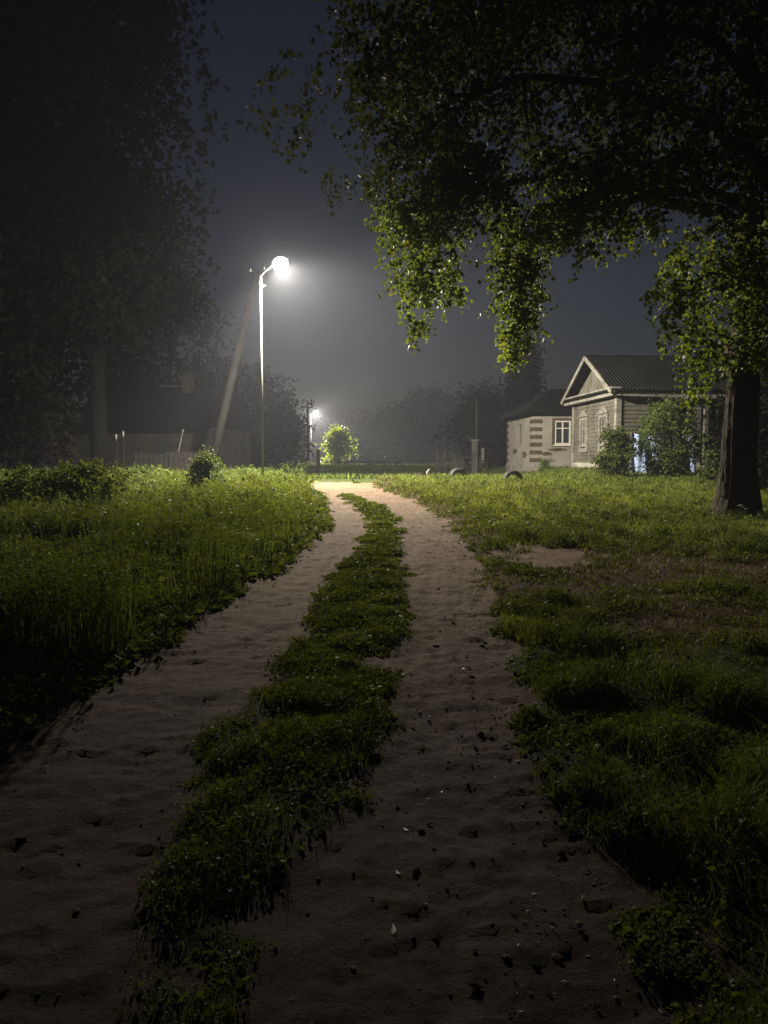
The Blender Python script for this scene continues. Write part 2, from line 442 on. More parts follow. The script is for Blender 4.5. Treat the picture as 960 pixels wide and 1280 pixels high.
# middle strip and right verge: low trodden weeds
def low(n, y0, y1, xa, xb, hfun, name, label, m, per=5, s0=.014, thr=.5, nz=True, bl=.6):
    x, y = scatter(n, y0, y1, xa, xb)
    dm = sample(DM, x, y)
    cover = fbm(N2, x*2.6+31, y*2.6, 3)
    k = (dm < thr+.35*(rng.random(len(x)) < .12))
    k &= rng.random(len(x)) < ((smooth(.36, .54, cover)*.9+.1) if not name.startswith('middle') else (smooth(.22, .42, cover)*.9+.1))*(1-.9*sample(BM, x, y))
    if name.startswith('middle'): k &= rng.random(len(x)) < (.25+.75*smooth(2.2, 6, y+(cover-.5)*4))*smooth(-.22, .16, np.minimum(x-LR(y), RL(y)-x)+(fbm(N1, x*7, y*7, 2)-.5)*.3)
    x, y = x[k], y[k]; hh = hfun(x, y)
    pos = []; sz = []
    for q in range(per):
        p = place(x, y); t = rng.uniform(.05, 1, len(x)); p[:, 2] += hh*t; p[:, :2] += rng.normal(0, .018, (len(x), 2))*(1+y[:, None]*.06)
        pos.append(p); sz.append((s0+.0019*y)*rng.choice([.45,.6,.8,1.0,1.3,1.9], len(x), p=[.2,.2,.2,.2,.14,.06]))
    L = leaves(np.concatenate(pos), np.concatenate(sz), .0, .55, .7)
    nb = int(len(x)*bl*3); j = rng.integers(0, len(x), nb)
    bx = x[j]+rng.normal(0, .03, nb); by = y[j]+rng.normal(0, .03, nb)
    B = blades(nb, place(bx, by), hh[j]*rng.uniform(.8, 1.7, nb)+.008, (.002+.0006*by), rng.uniform(.2, .9, nb))
    nv = len(L[0])
    tag(mesh_np(name, np.concatenate([L[0], B[0]]), B[1]+nv, np.concatenate([L[1], L[2], B[2]+nv]), m), label, 'weeds', kind='stuff')
hs = lambda x, y: (.006+.05*smooth(.35, .75, fbm(N3, x*4.2, y*4.2, 3)))*smooth(-.1, .25, np.minimum(x-LR(y), RL(y)-x)+.12)+.012
low(60000, 1.5, 24.5, lambda y: LR(y)-.22, lambda y: RL(y)+.22, hs, 'middle_strip_weeds', 'low leafy weeds on the strip between the wheel ruts', M['strip'], 5, .011)
hr = lambda x, y: (.015+.17*smooth(.35, .75, fbm(N3, x*3.2+50, y*3.2, 3)))*smooth(-.1, .4, x-RR(y)+.1)*(1-.7*sample(BM, x, y))+.012
low(125000, 1.6, 33, lambda y: RR(y)-.12, lambda y: .55*y+1.5, hr, 'right_verge_weeds', 'low clover and weeds right of the track', M['weed'], 5, .013, .5)
# drier short grass on the worn patch and lawn blades up to the houses
x, y = scatter(150000, 5.5, 40, lambda y: RR(y), lambda y: .56*y+2)
bm = sample(BM, x, y); k = (sample(DM, x, y) < .5) & (rng.random(len(x)) > bm*.7); x, y = x[k], y[k]
h = (.035+.11*fbm(N1, x*.9, y*.9, 3)+.10*smooth(14, 18, y))*rng.uniform(.5, 1.2, len(x))*(1-.4*sample(BM, x, y))
B = blades(len(x), place(x, y), h, .003+.0007*y, rng.uniform(.2, .9, len(x)))
br = sample(BM, x, y)+rng.normal(0, .25, len(x)) > .45
V5 = B[0].reshape(-1, 5, 3)
for sel, nm, lb, mt in ((br, 'dry_grass', 'thin yellowed grass on the worn ground by the tree', M['dry']), (~br, 'lawn_grass', 'short green grass between the track and the houses', M['lawn'])):
    n = int(sel.sum()); i = np.arange(n)[:, None]*5
    tag(mesh_np(nm, V5[sel].reshape(-1, 3), i+np.array([0, 1, 2, 3]), i+np.array([3, 2, 4]), mt), lb, 'grass', kind='stuff')
# grass beyond the crest
x, y = scatter(60000, 26, 105, lambda y: -.5*y, lambda y: .35*y)
B = blades(len(x), place(x, y), rng.uniform(.1, .3, len(x)), .003+.0012*y, rng.uniform(.2, .9, len(x)))
tag(mesh_np('far_grass', B[0], B[1], B[2], M['grass']), 'rough grass beyond the crest of the track', 'grass', kind='stuff')

# clods, twigs and fallen leaves on the ruts
mb = MB()
for k in range(800):
    yy = 1.6*(22/1.6)**random.random()
    xx = random.uniform(float(LL(yy)), float(RR(yy))+.2) if random.random() < .6 else float(RR(yy))-abs(random.gauss(0, .35))
    s = random.uniform(.0025, .008)*(1+yy*.06)*(2.0 if random.random() < .06 else 1); z = gz(xx, yy)
    pr = [(0, -.4*s), (s*random.uniform(.7, 1.1), -.1*s), (s*random.uniform(.5, .9), .35*s), (0, .6*s)]
    mb.lathe(pr, 6, Matrix.Translation((xx, yy, z)) @ Matrix.Rotation(random.uniform(0, 6), 4, 'Z') @ Matrix.Diagonal((random.uniform(.8, 1.7), 1, 1, 1)))
tag(mb.build('dirt_clods', M['dirt']), 'small clods and pebbles scattered over the wheel ruts', 'clods', kind='stuff')
n = 900; yy = 1.7*(14/1.7)**rng.random(n); xx = np.where(rng.random(n) < .6, RR(yy)-np.abs(rng.normal(0, .32, n)), LL(yy)+(RR(yy)+.4-LL(yy))*rng.random(n))
p = place(xx, yy); p[:, 2] += .014
L = leaves(p, rng.choice([.008,.012,.02,.035,.05], n, p=[.35,.3,.2,.1,.05]), -.05, .14, .4)
m, nt, b = mat('pale_dead_leaf'); b.inputs['Base Color'].default_value = (.34,.29,.2,1); b.inputs['Roughness'].default_value = .5
tag(mesh_np('fallen_leaves', L[0], None, np.concatenate([L[1], L[2]]), m), 'pale fallen leaves and bits of straw on the track', 'fallen leaves', kind='stuff')
n = 200; yy = 2.4*(24/2.4)**rng.random(n); xx = np.where(rng.random(n) < .65, LL(yy)-.1-rng.random(n)*.45*yy, RR(yy)+rng.random(n)*.4*yy)
p = place(xx, yy); p[:, 2] += np.where(xx < 0, hl(xx, yy)*.95, .09)
L = leaves(p, (.003+.0008*yy)*rng.uniform(.5, 1.2, n), .0, .6, .9)
tag(mesh_np('white_flowers_and_glints', L[0], None, np.concatenate([L[1], L[2]]), M['white_petal']), 'tiny white flower heads and dew glints painted white in the verges', 'wildflowers', kind='stuff')  # white stands for petals and for dew glints put in as colour

# ------------------------------------------------------------------ trees
def twig_leaves(clumps, leaf, per=11, tl=.55, droop=.55):
    """clumps: (center, (rx,ry,rz), n_twigs). returns leaf positions and twig segments"""
    pos = []; 
    for c, r, n in clumps:
        u = rng.normal(0, 1, (n, 3)); u /= np.linalg.norm(u, axis=1)[:, None]
        rad = rng.random(n)**.45
        p = np.array(c)+u*rad[:, None]*np.array(r)*(1+rng.normal(0, .12, (n, 1)))
        d = u*.7+rng.normal(0, .5, (n, 3)); d[:, 2] -= droop; d /= np.linalg.norm(d, axis=1)[:, None]
        t = np.linspace(0, 1, per)
        q = p[:, None]+d[:, None]*(t[None, :, None]*tl*rng.uniform(.5, 1.3, (n, 1, 1)))
        q[..., 2] -= (t**2)[None]*tl*.35
        q += rng.normal(0, leaf*.45, q.shape)
        pos.append(q.reshape(-1, 3))
    return np.concatenate(pos)
def leafmesh(name, pos, leaf, material, parent, droop=.5, aspect=.75):
    n = len(pos); size = leaf*rng.uniform(.6, 1.35, n)
    a = rng.uniform(0, 2*np.pi, n)
    d = np.stack([np.cos(a), np.sin(a), rng.normal(-droop, .55, n)], -1); d /= np.linalg.norm(d, axis=1)[:, None]
    r = rng.normal(0, 1, (n, 3)); r[:, 2] *= .5
    s = np.cross(d, r); s /= np.linalg.norm(s, axis=1)[:, None]+1e-9; nn = np.cross(d, s); L = size[:, None]
    pts = [pos, pos+d*L*.22+s*L*aspect*.5+nn*L*.1, pos+d*L*.62+s*L*aspect*.36+nn*L*.06, pos+d*L-nn*L*.08,
           pos+d*L*.62-s*L*aspect*.36+nn*L*.06, pos+d*L*.22-s*L*aspect*.5+nn*L*.1]
    V = np.stack(pts, 1).reshape(-1, 3); i = np.arange(n)[:, None]*6
    return mesh_np(name, V, np.concatenate([i+np.array([0, 1, 2, 3]), i+np.array([0, 3, 4, 5])]), None, material, parent)
def limbpath(a, b, sag=.5, n=8, wob=.12):
    a = Vector(a); b = Vector(b); L = (b-a).length; pts = []
    o = Vector((random.uniform(-1, 1), random.uniform(-1, 1), 0))*wob*L
    for i in range(n+1):
        t = i/n; p = a.lerp(b, t)+o*math.sin(t*math.pi)*.6; p.z += sag*L*.25*math.sin(t*math.pi)
        p += Vector((random.uniform(-1, 1), random.uniform(-1, 1), random.uniform(-1, 1)))*.02*L*(0 < i < n)
        pts.append(p)
    return pts

def local(o, pts): return [Vector(p)-Vector(o.location) for p in pts]

# --- the big tree on the right
TB = P(921, 652, 14.0); TB.z = gz(TB.x, TB.y)
T = tag(empty('broadleaf_tree', TB), 'large old broadleaf tree on the right with drooping lamplit branches', 'tree')
mb = MB(); pts = []; rad = []
for i in range(40):
    t = i/39; z = -.15+t*9.5
    pts.append((.10*math.sin(z*.5)+.0*z, .12*math.sin(z*.8), z)); rad.append((.30+.13*math.exp(-max(z, 0)*2.6))*(1-.62*t))
V0 = len(mb.v)
mb.tube(pts, rad, 48)
# bark furrows
for i, v in enumerate(mb.v):
    ring, k = divmod(i, 48); c = Vector(pts[ring]) if ring < 40 else None
    if c is None: continue
    d = Vector(v)-c; f = 1+.11*math.sin(k*1.7+1.3*math.sin(ring*.55)+.6*math.sin(k*.4))+.05*random.uniform(-1, 1)
    f += .16*math.exp(-max(c.z, 0)*3)*math.sin(k*.65)
    mb.v[i] = tuple(c+d*f)
mb.build('trunk', M['bark'], T, True)
clA = [((520,250),15.5,(62,40),1.0),((545,315),15.5,(40,40),.9),((505,290),15.5,(38,35),.8),((500,350),15.5,(18,32),.8),((520,398),15.3,(15,26),.9),
       ((566,360),15.2,(15,30),.8),((535,350),15.4,(28,30),.8),((488,225),16,(26,22),.6),((415,228),16.5,(28,9),.22),((452,222),16.5,(24,14),.4),((560,255),15,(35,42),1.0),((595,225),14.5,(35,25),.8)]
clB = [((640,270),14.8,(23,24),1.1),((650,305),14.8,(30,28),1.2),((638,345),14.8,(20,34),1.2),((660,350),14.8,(20,34),1.1),((645,395),14.7,(22,28),1.2),((642,425),14.6,(12,24),1.3),((664,400),14.7,(10,14),1.0),
       ((690,270),14.3,(30,25),1.0),((728,262),14,(30,38),1.0),((735,312),13.8,(13,14),1.0),((755,225),14,(40,42),.9),((790,265),13.6,(32,28),.9),((700,215),14,(50,40),.7),((780,205),13.5,(50,35),.7)]
clC = [((880,300),13,(55,35),.8),((845,350),12.6,(36,26),1.0),((900,345),12.8,(45,45),.8),((855,400),12.5,(30,30),1.0),((880,430),12.6,(32,28),.9),((845,375),12.6,(26,18),1.0),((862,462),12.4,(22,18),.9),
       ((880,487),12.4,(22,10),.6),((940,420),12,(35,35),.8),((935,370),12.4,(40,40),.7),((955,440),11.8,(20,16),.9),((945,300),12.4,(45,50),.7),((985,350),12,(40,50),.7)]
def topx(lst, dens):
    out = []
    for (q, D, r, k) in lst:
        c = P(q[0], q[1], D); rx = r[0]*D/F; rz = r[1]*D/F
        n = max(6, int(k*dens*rx*rz)); out.append((c-TB, (rx, max(.35, (rx+rz)*.5), rz), n))
    return out
allc = topx(clA, 185)+topx(clB, 270)+topx(clC, 160)
# dark canopy arching over the track, in depth from nearby to the far side of the tree
can = []
def inside(px, py):
    left = np.interp(py, [0, 60, 100, 150, 200, 240], [430, 455, 500, 490, 480, 470])
    return px > left and py < 245
for k in range(210):
    px = random.uniform(425, 1080); py = random.uniform(-160, 230)
    if not inside(px, py): continue
    u = (px-430)/500; D = random.uniform(10.5, 15.5) if px < 620 else random.uniform(9.5, 17)
    if py > 180 and px < 760: D = random.uniform(13, 15.5)
    can.append(((px, py), D, (random.uniform(28, 55)*(12/D)**.3, random.uniform(22, 42)), .62))
can += [((440,20),11,(22,22),.5),((450,60),11,(24,22),.45),((478,95),11.5,(22,20),.5),((500,140),12.5,(26,30),.6),((490,185),14,(22,25),.7)]
canc = topx(can, 120)
# upper crown, out of the frame
for k in range(70):
    a = random.uniform(0, 6.283); rr = random.uniform(0, 6.2); z = random.uniform(8.5, 14.5)-rr*.35
    canc.append((Vector((math.cos(a)*rr*1.0-1.2, math.sin(a)*rr*.8+.8, z)), (1.3, 1.3, .9), 42))
for k in range(14):   # far right side low
    canc.append((Vector((random.uniform(1.5, 5), random.uniform(-2, 3), random.uniform(3.2, 7))), (1.2, 1.2, .9), 45))
pos = twig_leaves(canc, .09, 15, .55, .45)
leafmesh('crown', pos, .085, M['leaf_shade_painted'], T, .7, .85)
pos = twig_leaves(allc, .075, 15, .33, .8)
zf = pos[:, 2]+TB.z+rng.normal(0, .35, len(pos)); low_ = zf < 6.6  # leaves above this height take the colour with shade painted in
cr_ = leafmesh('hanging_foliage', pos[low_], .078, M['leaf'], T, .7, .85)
leafmesh('shade_painted_foliage', pos[~low_], .078, M['leaf_shade_painted'], T, .7, .85)
print('crown leaves', len(pos))
lm = [((0.2, 0, 5.0), P(520,250,15.5)-TB, .13), ((.25,0,5.6), P(650,300,14.8)-TB, .12), ((.2,0,4.2), P(850,370,12.6)-TB, .08), ((.3,0,6.2), P(560,120,11)-TB, .14),
      ((.3,0,6.8), P(760,60,9)-TB, .13), ((.3,0,5.3), P(755,230,14)-TB, .1), ((.3,0,7.5), Vector((2.5,2,11)), .12), ((.3,0,8), Vector((-1.5,1,13)), .12), ((.35,0,5), Vector((3.2,-.5,6.5)), .1)]
for a, b_, r in lm:
    mb = MB(); pp = limbpath(a, b_, .45, 10); mb.tube(pp, [r*(1-.8*i/10) for i in range(11)], 8)
    for q in range(9):
        i = random.randint(3, 9); e = pp[i]+Vector((random.uniform(-.8, .8), random.uniform(-.7, .7), random.uniform(-.9, .3)))
        mb.tube(limbpath(pp[i], e, .1, 4), [r*.28, r*.22, r*.16, r*.1, r*.05], 5)
    mb.build('limb', M['bark'], T, True)

def make_tree(name, base, h, cr, label, m, leaf, ntw, group=None, trunk_r=.3, shape='round', low=.15, bark='bark_dark', clumps=26, cat='tree', per=9):
    base = Vector(base); base.z = gz(base.x, base.y)
    t = tag(empty(name, base), label, cat, group)
    mb = MB(); k = 10
    pts = [(random.uniform(-.03, .03)*h*i/k*.5, random.uniform(-.03, .03)*h*i/k*.5, -.1+h*.88*i/k) for i in range(k+1)]
    mb.tube(pts, [trunk_r*(1-.85*i/k) for i in range(k+1)], 9)
    cl = []
    for q in range(clumps):
        f = random.random(); z = h*(low+(1-low)*f)
        if shape == 'cone': rr = cr*(1.03-f)
        elif shape == 'oval': rr = cr*math.sin(math.pi*min(1, .12+f*.85))**.7
        else: rr = cr*math.sqrt(max(.08, 1-(2*f-.9)**2*.95))
        a = random.uniform(0, 6.283); d = rr*random.uniform(.35, .95)
        s = cr*random.uniform(.25, .42) if shape != 'cone' else max(.25, rr*.4)
        c = Vector((math.cos(a)*d, math.sin(a)*d, min(z, h-s*.4))); cl.append((c, (s, s, s*.75), max(5, ntw//clumps)))
        if q % 2 == 0: mb.tube(limbpath((0, 0, max(.1, c.z*.62)), c, .1, 5), [trunk_r*.3*(1-.16*i) for i in range(6)], 5)
    mb.build('trunk', M[bark], t, True)
    pos = twig_leaves(cl, leaf, per, leaf*5, .35)
    pos = pos[pos[:, 2] > .05]
    leafmesh('crown', pos, leaf, m, t)
    return t
# dark tall trees on the left
LT = 'tall dark trees on the left side'
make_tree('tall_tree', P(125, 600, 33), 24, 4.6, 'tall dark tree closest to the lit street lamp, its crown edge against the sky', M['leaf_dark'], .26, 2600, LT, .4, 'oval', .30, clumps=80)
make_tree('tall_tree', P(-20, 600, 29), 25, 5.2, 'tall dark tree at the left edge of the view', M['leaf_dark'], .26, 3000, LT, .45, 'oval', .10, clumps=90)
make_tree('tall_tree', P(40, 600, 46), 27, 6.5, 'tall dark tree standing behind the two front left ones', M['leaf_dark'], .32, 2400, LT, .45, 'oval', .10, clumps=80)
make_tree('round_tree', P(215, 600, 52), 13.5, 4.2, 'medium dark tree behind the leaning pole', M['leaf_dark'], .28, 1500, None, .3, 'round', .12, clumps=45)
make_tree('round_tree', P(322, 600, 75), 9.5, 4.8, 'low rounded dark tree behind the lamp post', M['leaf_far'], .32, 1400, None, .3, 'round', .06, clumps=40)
# far tree line
FT = 'distant dark trees along the horizon'
far = [(480,150,10,7),(530,140,13,7.5),(566,150,12,7),(600,120,12,6.5),(430,160,9,7),(375,150,10,7),(280,120,9,6),(505,125,9,5)]
fl = ['far rounded tree in line with the bright bush gap', 'far tree above the white board', 'far tree above the left tyre', 'far tree above the metal cabinet', 'far low tree right behind the lamplit bush', 'far tree behind the distant lamp', 'far low tree between the leaning pole and lamp post', 'far small tree left of the white board']
for (px, D, h, r), lb in zip(far, fl):
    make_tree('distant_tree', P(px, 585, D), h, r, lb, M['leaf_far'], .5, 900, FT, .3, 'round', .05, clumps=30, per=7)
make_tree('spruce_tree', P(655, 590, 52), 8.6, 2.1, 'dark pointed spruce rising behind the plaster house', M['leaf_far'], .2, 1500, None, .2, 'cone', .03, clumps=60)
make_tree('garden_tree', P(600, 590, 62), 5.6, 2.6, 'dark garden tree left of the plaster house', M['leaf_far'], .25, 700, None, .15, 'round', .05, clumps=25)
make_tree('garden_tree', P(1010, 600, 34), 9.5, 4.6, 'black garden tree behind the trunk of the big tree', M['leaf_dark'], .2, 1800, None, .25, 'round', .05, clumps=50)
make_tree('garden_tree', P(1000, 620, 20), 5.6, 2.0, 'dark bushy tree added to fill the black area behind the big trunk at the right edge', M['leaf_dark'], .15, 1300, None, .2, 'round', .03, clumps=40)  # added tree, stands in for the deep shade right of the trunk

def bush(name, base, h, r, label, m, leaf, ntw, group=None, clumps=22):
    base = Vector(base); base.z = gz(base.x, base.y)
    t = tag(empty(name, base), label, 'bush', group); mb = MB(); cl = []
    for q in range(clumps):
        a = random.uniform(0, 6.283); f = random.random()**.8; d = r*random.uniform(.2, .9)*math.sin(math.pi*(.2+.7*f)); s = r*random.uniform(.2, .38)
        c = Vector((math.cos(a)*d, math.sin(a)*d, max(s*.5, h*f*.93))); cl.append((c, (s, s, s*.9), max(4, ntw//clumps)))
        mb.tube(limbpath((math.cos(a)*.05, math.sin(a)*.05, -.02), c, .05, 4), [.025, .02, .015, .01, .006], 5)
    mb.build('stem', M['bark'], t, True)
    pos = twig_leaves(cl, leaf, 8, leaf*4, -.25); pos = pos[pos[:, 2] > .02]
    leafmesh('foliage', pos, leaf, m, t, .1)
    return t
bush('leafy_bush', P(766, 592, 26.5), 1.75, .72, 'leafy green bush in front of the house corner, left of the larger bush', M['leaf_bush'], .07, 800)
bush('leafy_bush', P(830, 594, 26.5), 2.6, 1.35, 'larger dark bush hiding the long wall of the wooden house', M['leaf_bush'], .07, 1700, clumps=34)
bush('leafy_bush', P(898, 598, 23), 1.5, .6, 'tall weedy bush between the big bush and the tree trunk', M['leaf_bush'], .06, 380, clumps=14)
bush('leafy_bush', P(262, 608, 20.5), 1.0, .55, 'young upright bush at the foot of the leaning pole', M['leaf_bush'], .06, 420, clumps=16)
bush('leafy_bush', P(105, 640, 15.5), .75, .95, 'low dark bush in the left meadow', M['weed'], .06, 620, clumps=20)
bush('leafy_bush', P(15, 650, 15), .62, 1.0, 'low dark bush at the left edge of the meadow', M['weed'], .06, 420, clumps=18)
bush('leafy_bush', P(680, 588, 36.5), .55, .5, 'small dark bush at the foot of the plaster house', M['weed'], .06, 150, clumps=8)
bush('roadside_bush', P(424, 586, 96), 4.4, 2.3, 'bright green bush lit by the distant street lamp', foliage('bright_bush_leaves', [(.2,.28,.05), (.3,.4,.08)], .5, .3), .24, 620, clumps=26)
# white flowers by the trunk
fp = P(925, 655, 13.2); fp.z = gz(fp.x, fp.y)
t = tag(empty('white_flower', fp), 'small white flowering plant at the foot of the big tree trunk', 'flower')
mb = MB(); mb.tube([(0,0,0),(.02,0,.14),(0,.01,.27)], [.006,.005,.004], 5); mb.tube([(0,0,0),(.06,0,.12),(.09,.01,.2)], [.006,.005,.004], 5); mb.build('stem', M['weed'], t)
for q in ((0,0,.28),(.03,-.02,.25),(-.03,.01,.26),(.09,.01,.21)):
    mb = MB()
    for k in range(6):
        a = k*math.pi/3; mb.add([Vector(q), Vector(q)+Vector((math.cos(a-.4)*.022, math.sin(a-.4)*.022, .01)), Vector(q)+Vector((math.cos(a)*.035, math.sin(a)*.035, .004)), Vector(q)+Vector((math.cos(a+.4)*.022, math.sin(a+.4)*.022, .01))], [(0,1,2,3)])
    mb.build('blossom', M['white_petal'], t)

# ------------------------------------------------------------------ street lamps
def emis(name, col, s, clear=True):
    m = bpy.data.materials.new(name); m.use_nodes = True; nt = m.node_tree; nt.nodes.clear()
    o = nd(nt, 'ShaderNodeOutputMaterial'); e = nd(nt, 'ShaderNodeEmission'); e.inputs[0].default_value = (*col, 1); e.inputs[1].default_value = s
    if clear:
        t = nd(nt, 'ShaderNodeBsdfTransparent'); a = nd(nt, 'ShaderNodeAddShader'); nt.links.new(e.outputs[0], a.inputs[0]); nt.links.new(t.outputs[0], a.inputs[1]); nt.links.new(a.outputs[0], o.inputs[0])
    else: nt.links.new(e.outputs[0], o.inputs[0])
    return m
WARM = (1.0, .88, .70)
M['lens'] = emis('glowing_lamp_glass', (1, .93, .8), 26)
def street_lamp(base, label, power, arm=(.62, -.12), H=6.45, aim=(.40, .15, -.90), spill=.24):
    t = tag(empty('street_lamp', base), label, 'street lamp', 'tall thin street lamps along the track')
    MB().tube([(0,0,-.2),(0,0,H*.5),(0,0,H)], [.042,.034,.028], 14).build('pole', M['galv'], t, True)
    mb = MB(); mb.lathe([(.043,H-.36),(.075,H-.35),(.075,H-.27),(.043,H-.26)], 14); mb.box(.06,.14,-.015,.015,H-.33,H-.29); mb.build('collar', M['galv'], t)
    ax, ay = arm; tip = Vector((ax, ay, H+.30))
    MB().tube([(0,0,H-.05),(.05,-.01,H+.04),(ax*.45,ay*.45,H+.16),tuple(tip-Vector((ax*.12, ay*.12, .03)))], [.02,.019,.018,.017], 10).build('arm', M['housing'], t, True)
    d = Vector((ax, ay, .16)).normalized(); q = d.to_track_quat('X', 'Z').to_matrix().to_4x4(); M4 = Matrix.Translation(tip) @ q
    mb = MB()
    prof = [(-.14,.03,.03),(-.05,.06,.06),(.10,.12,.085),(.30,.13,.085),(.42,.09,.06),(.46,.03,.02)]
    V = []; seg = 14
    for xx, w, hh in prof:
        for k in range(seg):
            a = math.pi*k/(seg-1); V.append(M4 @ Vector((xx, math.cos(a)*w, math.sin(a)*hh)))
    Fs = [(i*seg+k, i*seg+k+1, (i+1)*seg+k+1, (i+1)*seg+k) for i in range(len(prof)-1) for k in range(seg-1)]
    mb.add(V, Fs); mb.build('lamp_head', M['housing'], t, True)
    mb = MB(); c = M4 @ Vector((.2, 0, -.04)); r = .22
    mb.lathe([(r*math.sin(a), -r*math.cos(a)) for a in [i*math.pi/10 for i in range(11)]], 16, Matrix.Translation(c) @ q @ Matrix.Diagonal((1.15, .95, .95, 1)))
    mb.build('lamp_glass', M['lens'], t, True)
    wc = Vector(base)+c
    ld = bpy.data.lights.new('lamp_light', 'SPOT'); ld.energy = power; ld.color = WARM; ld.spot_size = R(180); ld.spot_blend = .62; ld.shadow_soft_size = .09
    lo = bpy.data.objects.new('lamp_light', ld); C.objects.link(lo); lo.location = c+Vector((.02, -.02, -.08)); lo.parent = t; lo.rotation_euler = Vector(aim).to_track_quat('-Z', 'Y').to_euler()
    ld2 = bpy.data.lights.new('lamp_spill', 'POINT'); ld2.energy = power*spill; ld2.color = WARM; ld2.shadow_soft_size = .1
    lo2 = bpy.data.objects.new('lamp_spill', ld2); C.objects.link(lo2); lo2.location = c+Vector((.02, -.02, -.06)); lo2.parent = t
    return t
POW = 20000
b1 = P(328.5, 600, 25); b1.z = gz(b1.x, b1.y)
street_lamp(b1, 'nearer street lamp on a thin steel pole beside the track, shining brightly', POW, (.45, -.12), 6.45-(b1.z-1.0))
b2 = P(389, 585, 103); b2.z = gz(b2.x, b2.y)
street_lamp(b2, 'distant small street lamp at the end of the track', POW*1.1, (.45, -.12), 6.7, (0, 0, -1), .9)

# leaning prop pole and its wires
a = P(257, 600, 31); a.z = gz(a.x, a.y)-.3; top = P(322, 338, 31.5)
t = tag(empty('leaning_pole', (a.x, a.y, gz(a.x, a.y))), 'thick grey pole leaning towards the nearer street lamp', 'utility pole')
MB().tube(local(t, [a, a.lerp(top, .5), top]), [.19, .155, .115], 16).build('pole', M['pole_wood'], t, True)
mb = MB(); tl = local(t, [top])[0]; mb.bar(tl+Vector((-.35, 0, -.12)), tl+Vector((.35, 0, -.02)), .08, .1); mb.build('crossarm', M['pole_wood'], t)
for s in (-.28, .28):
    MB().lathe([(.0,.02),(.03,.02),(.04,.06),(.025,.09),(.035,.12),(0,.14)], 10, Matrix.Translation(tl+Vector((s, 0, s*.14-.03)))).build('insulator', M['white'], t, True)
# utility pole by the far lamp
up = P(385, 588, 82); up.z = gz(up.x, up.y); uh = P(385, 506, 82).z-up.z
t2 = tag(empty('utility_pole', up), 'distant dark utility pole just left of the far street lamp', 'utility pole')
MB().tube([(0,0,-.3),(0,0,uh)], [.15,.11], 10).build('pole', M['pole_dark'], t2, True)
MB().box(-.55,.55,-.05,.05,uh-.35,uh-.25).build('crossarm', M['pole_dark'], t2)
for s in (-.5, 0.0, .5): MB().lathe([(0,0),(.06,0),(.09,.08),(.05,.14),(.07,.2),(0,.24)], 8, Matrix.Translation((s,0,uh-.25+(.25 if s == 0 else 0)))).build('insulator', M['white'], t2, True)
def wire(a, b_, sag, label, r=.0035):
    a = Vector(a); b_ = Vector(b_); n = 30
    pts = [a.lerp(b_, i/n)-Vector((0, 0, sag*4*(i/n)*(1-i/n))) for i in range(n+1)]
    o = tag(empty('overhead_wire', a), label, 'wire', 'overhead wires')
    bpy.data.objects.remove(o)
    mb = MB().tube([p-a for p in pts], r, 6); w = mb.build('overhead_wire', M['wire'], None, True); w.location = a
    tag(w, label, 'wire', 'overhead wires')
wire(top+Vector((-.28,0,.1)), P(205, 185, 32.5), .12, 'overhead wire running from the leaning pole up into the dark left tree')
wire(top+Vector((.28,0,.18)), up+Vector((0,0,uh)), .6, 'overhead wire running from the leaning pole to the distant utility pole')

# gate posts past the crest
for px, D, tp, lb in ((379, 46, 540, 'taller black post at the far end of the left verge'), (397.5, 46, 563, 'short black post left of the lamplit bush')):
    p = P(px, 592, D); p.z = gz(p.x, p.y); hh = P(px, tp, D).z-p.z
    t = tag(empty('fence_post', p), lb, 'post', 'dark posts past the crest')
    MB().tube([(0,0,-.2),(.01,0,hh*.5),(0,0,hh)], [.13,.12,.11], 9, rough=.06).build('post', M['pole_dark'], t)
    MB().lathe([(.125,hh-.02),(.125,hh+.02),(0,hh+.07)], 9).build('cap', M['pole_dark'], t)

# ------------------------------------------------------------------ half buried tyres
def tyre(px, py, D, label, R0=.31, rz=.25):
    p = P(px, py, D); p.z = gz(p.x, p.y)+.07
    t = tag(empty('half_buried_tyre', p, rz), label, 'tyre', 'half buried tyres in the grass')
    prof = [(R0*.60,-.05),(R0*.66,-.085),(R0*.8,-.1),(R0*.93,-.09),(R0*.985,-.07),(R0,-.03),(R0,.03),(R0*.985,.07),(R0*.93,.09),(R0*.8,.1),(R0*.66,.085),(R0*.60,.05),(R0*.62,-.0),(R0*.60,-.05)]
    mb = MB(); mb.lathe(prof, 40, Matrix.Rotation(math.pi/2, 4, 'X')); mb.build('carcass', M['rubber'], t, True)
    mb = MB()
    for k in range(44):
        a = 2*math.pi*k/44
        for s in (-1, 1):
            q = Matrix.Rotation(math.pi/2, 4, 'X') @ Matrix.Rotation(a+(s*.03), 4, 'Z')
            mb.box(R0*.975, R0*1.02, -.014, .014, s*.045-.03, s*.045+.03, q)
    mb.build('tread', M['rubber'], t)
    return t
tyre(641, 597, 24.3, 'right one of the two half buried black tyres in the grass', .32, .15)
tyre(572.5, 597, 26.2, 'left one of the two half buried black tyres in the grass', .31, .35)
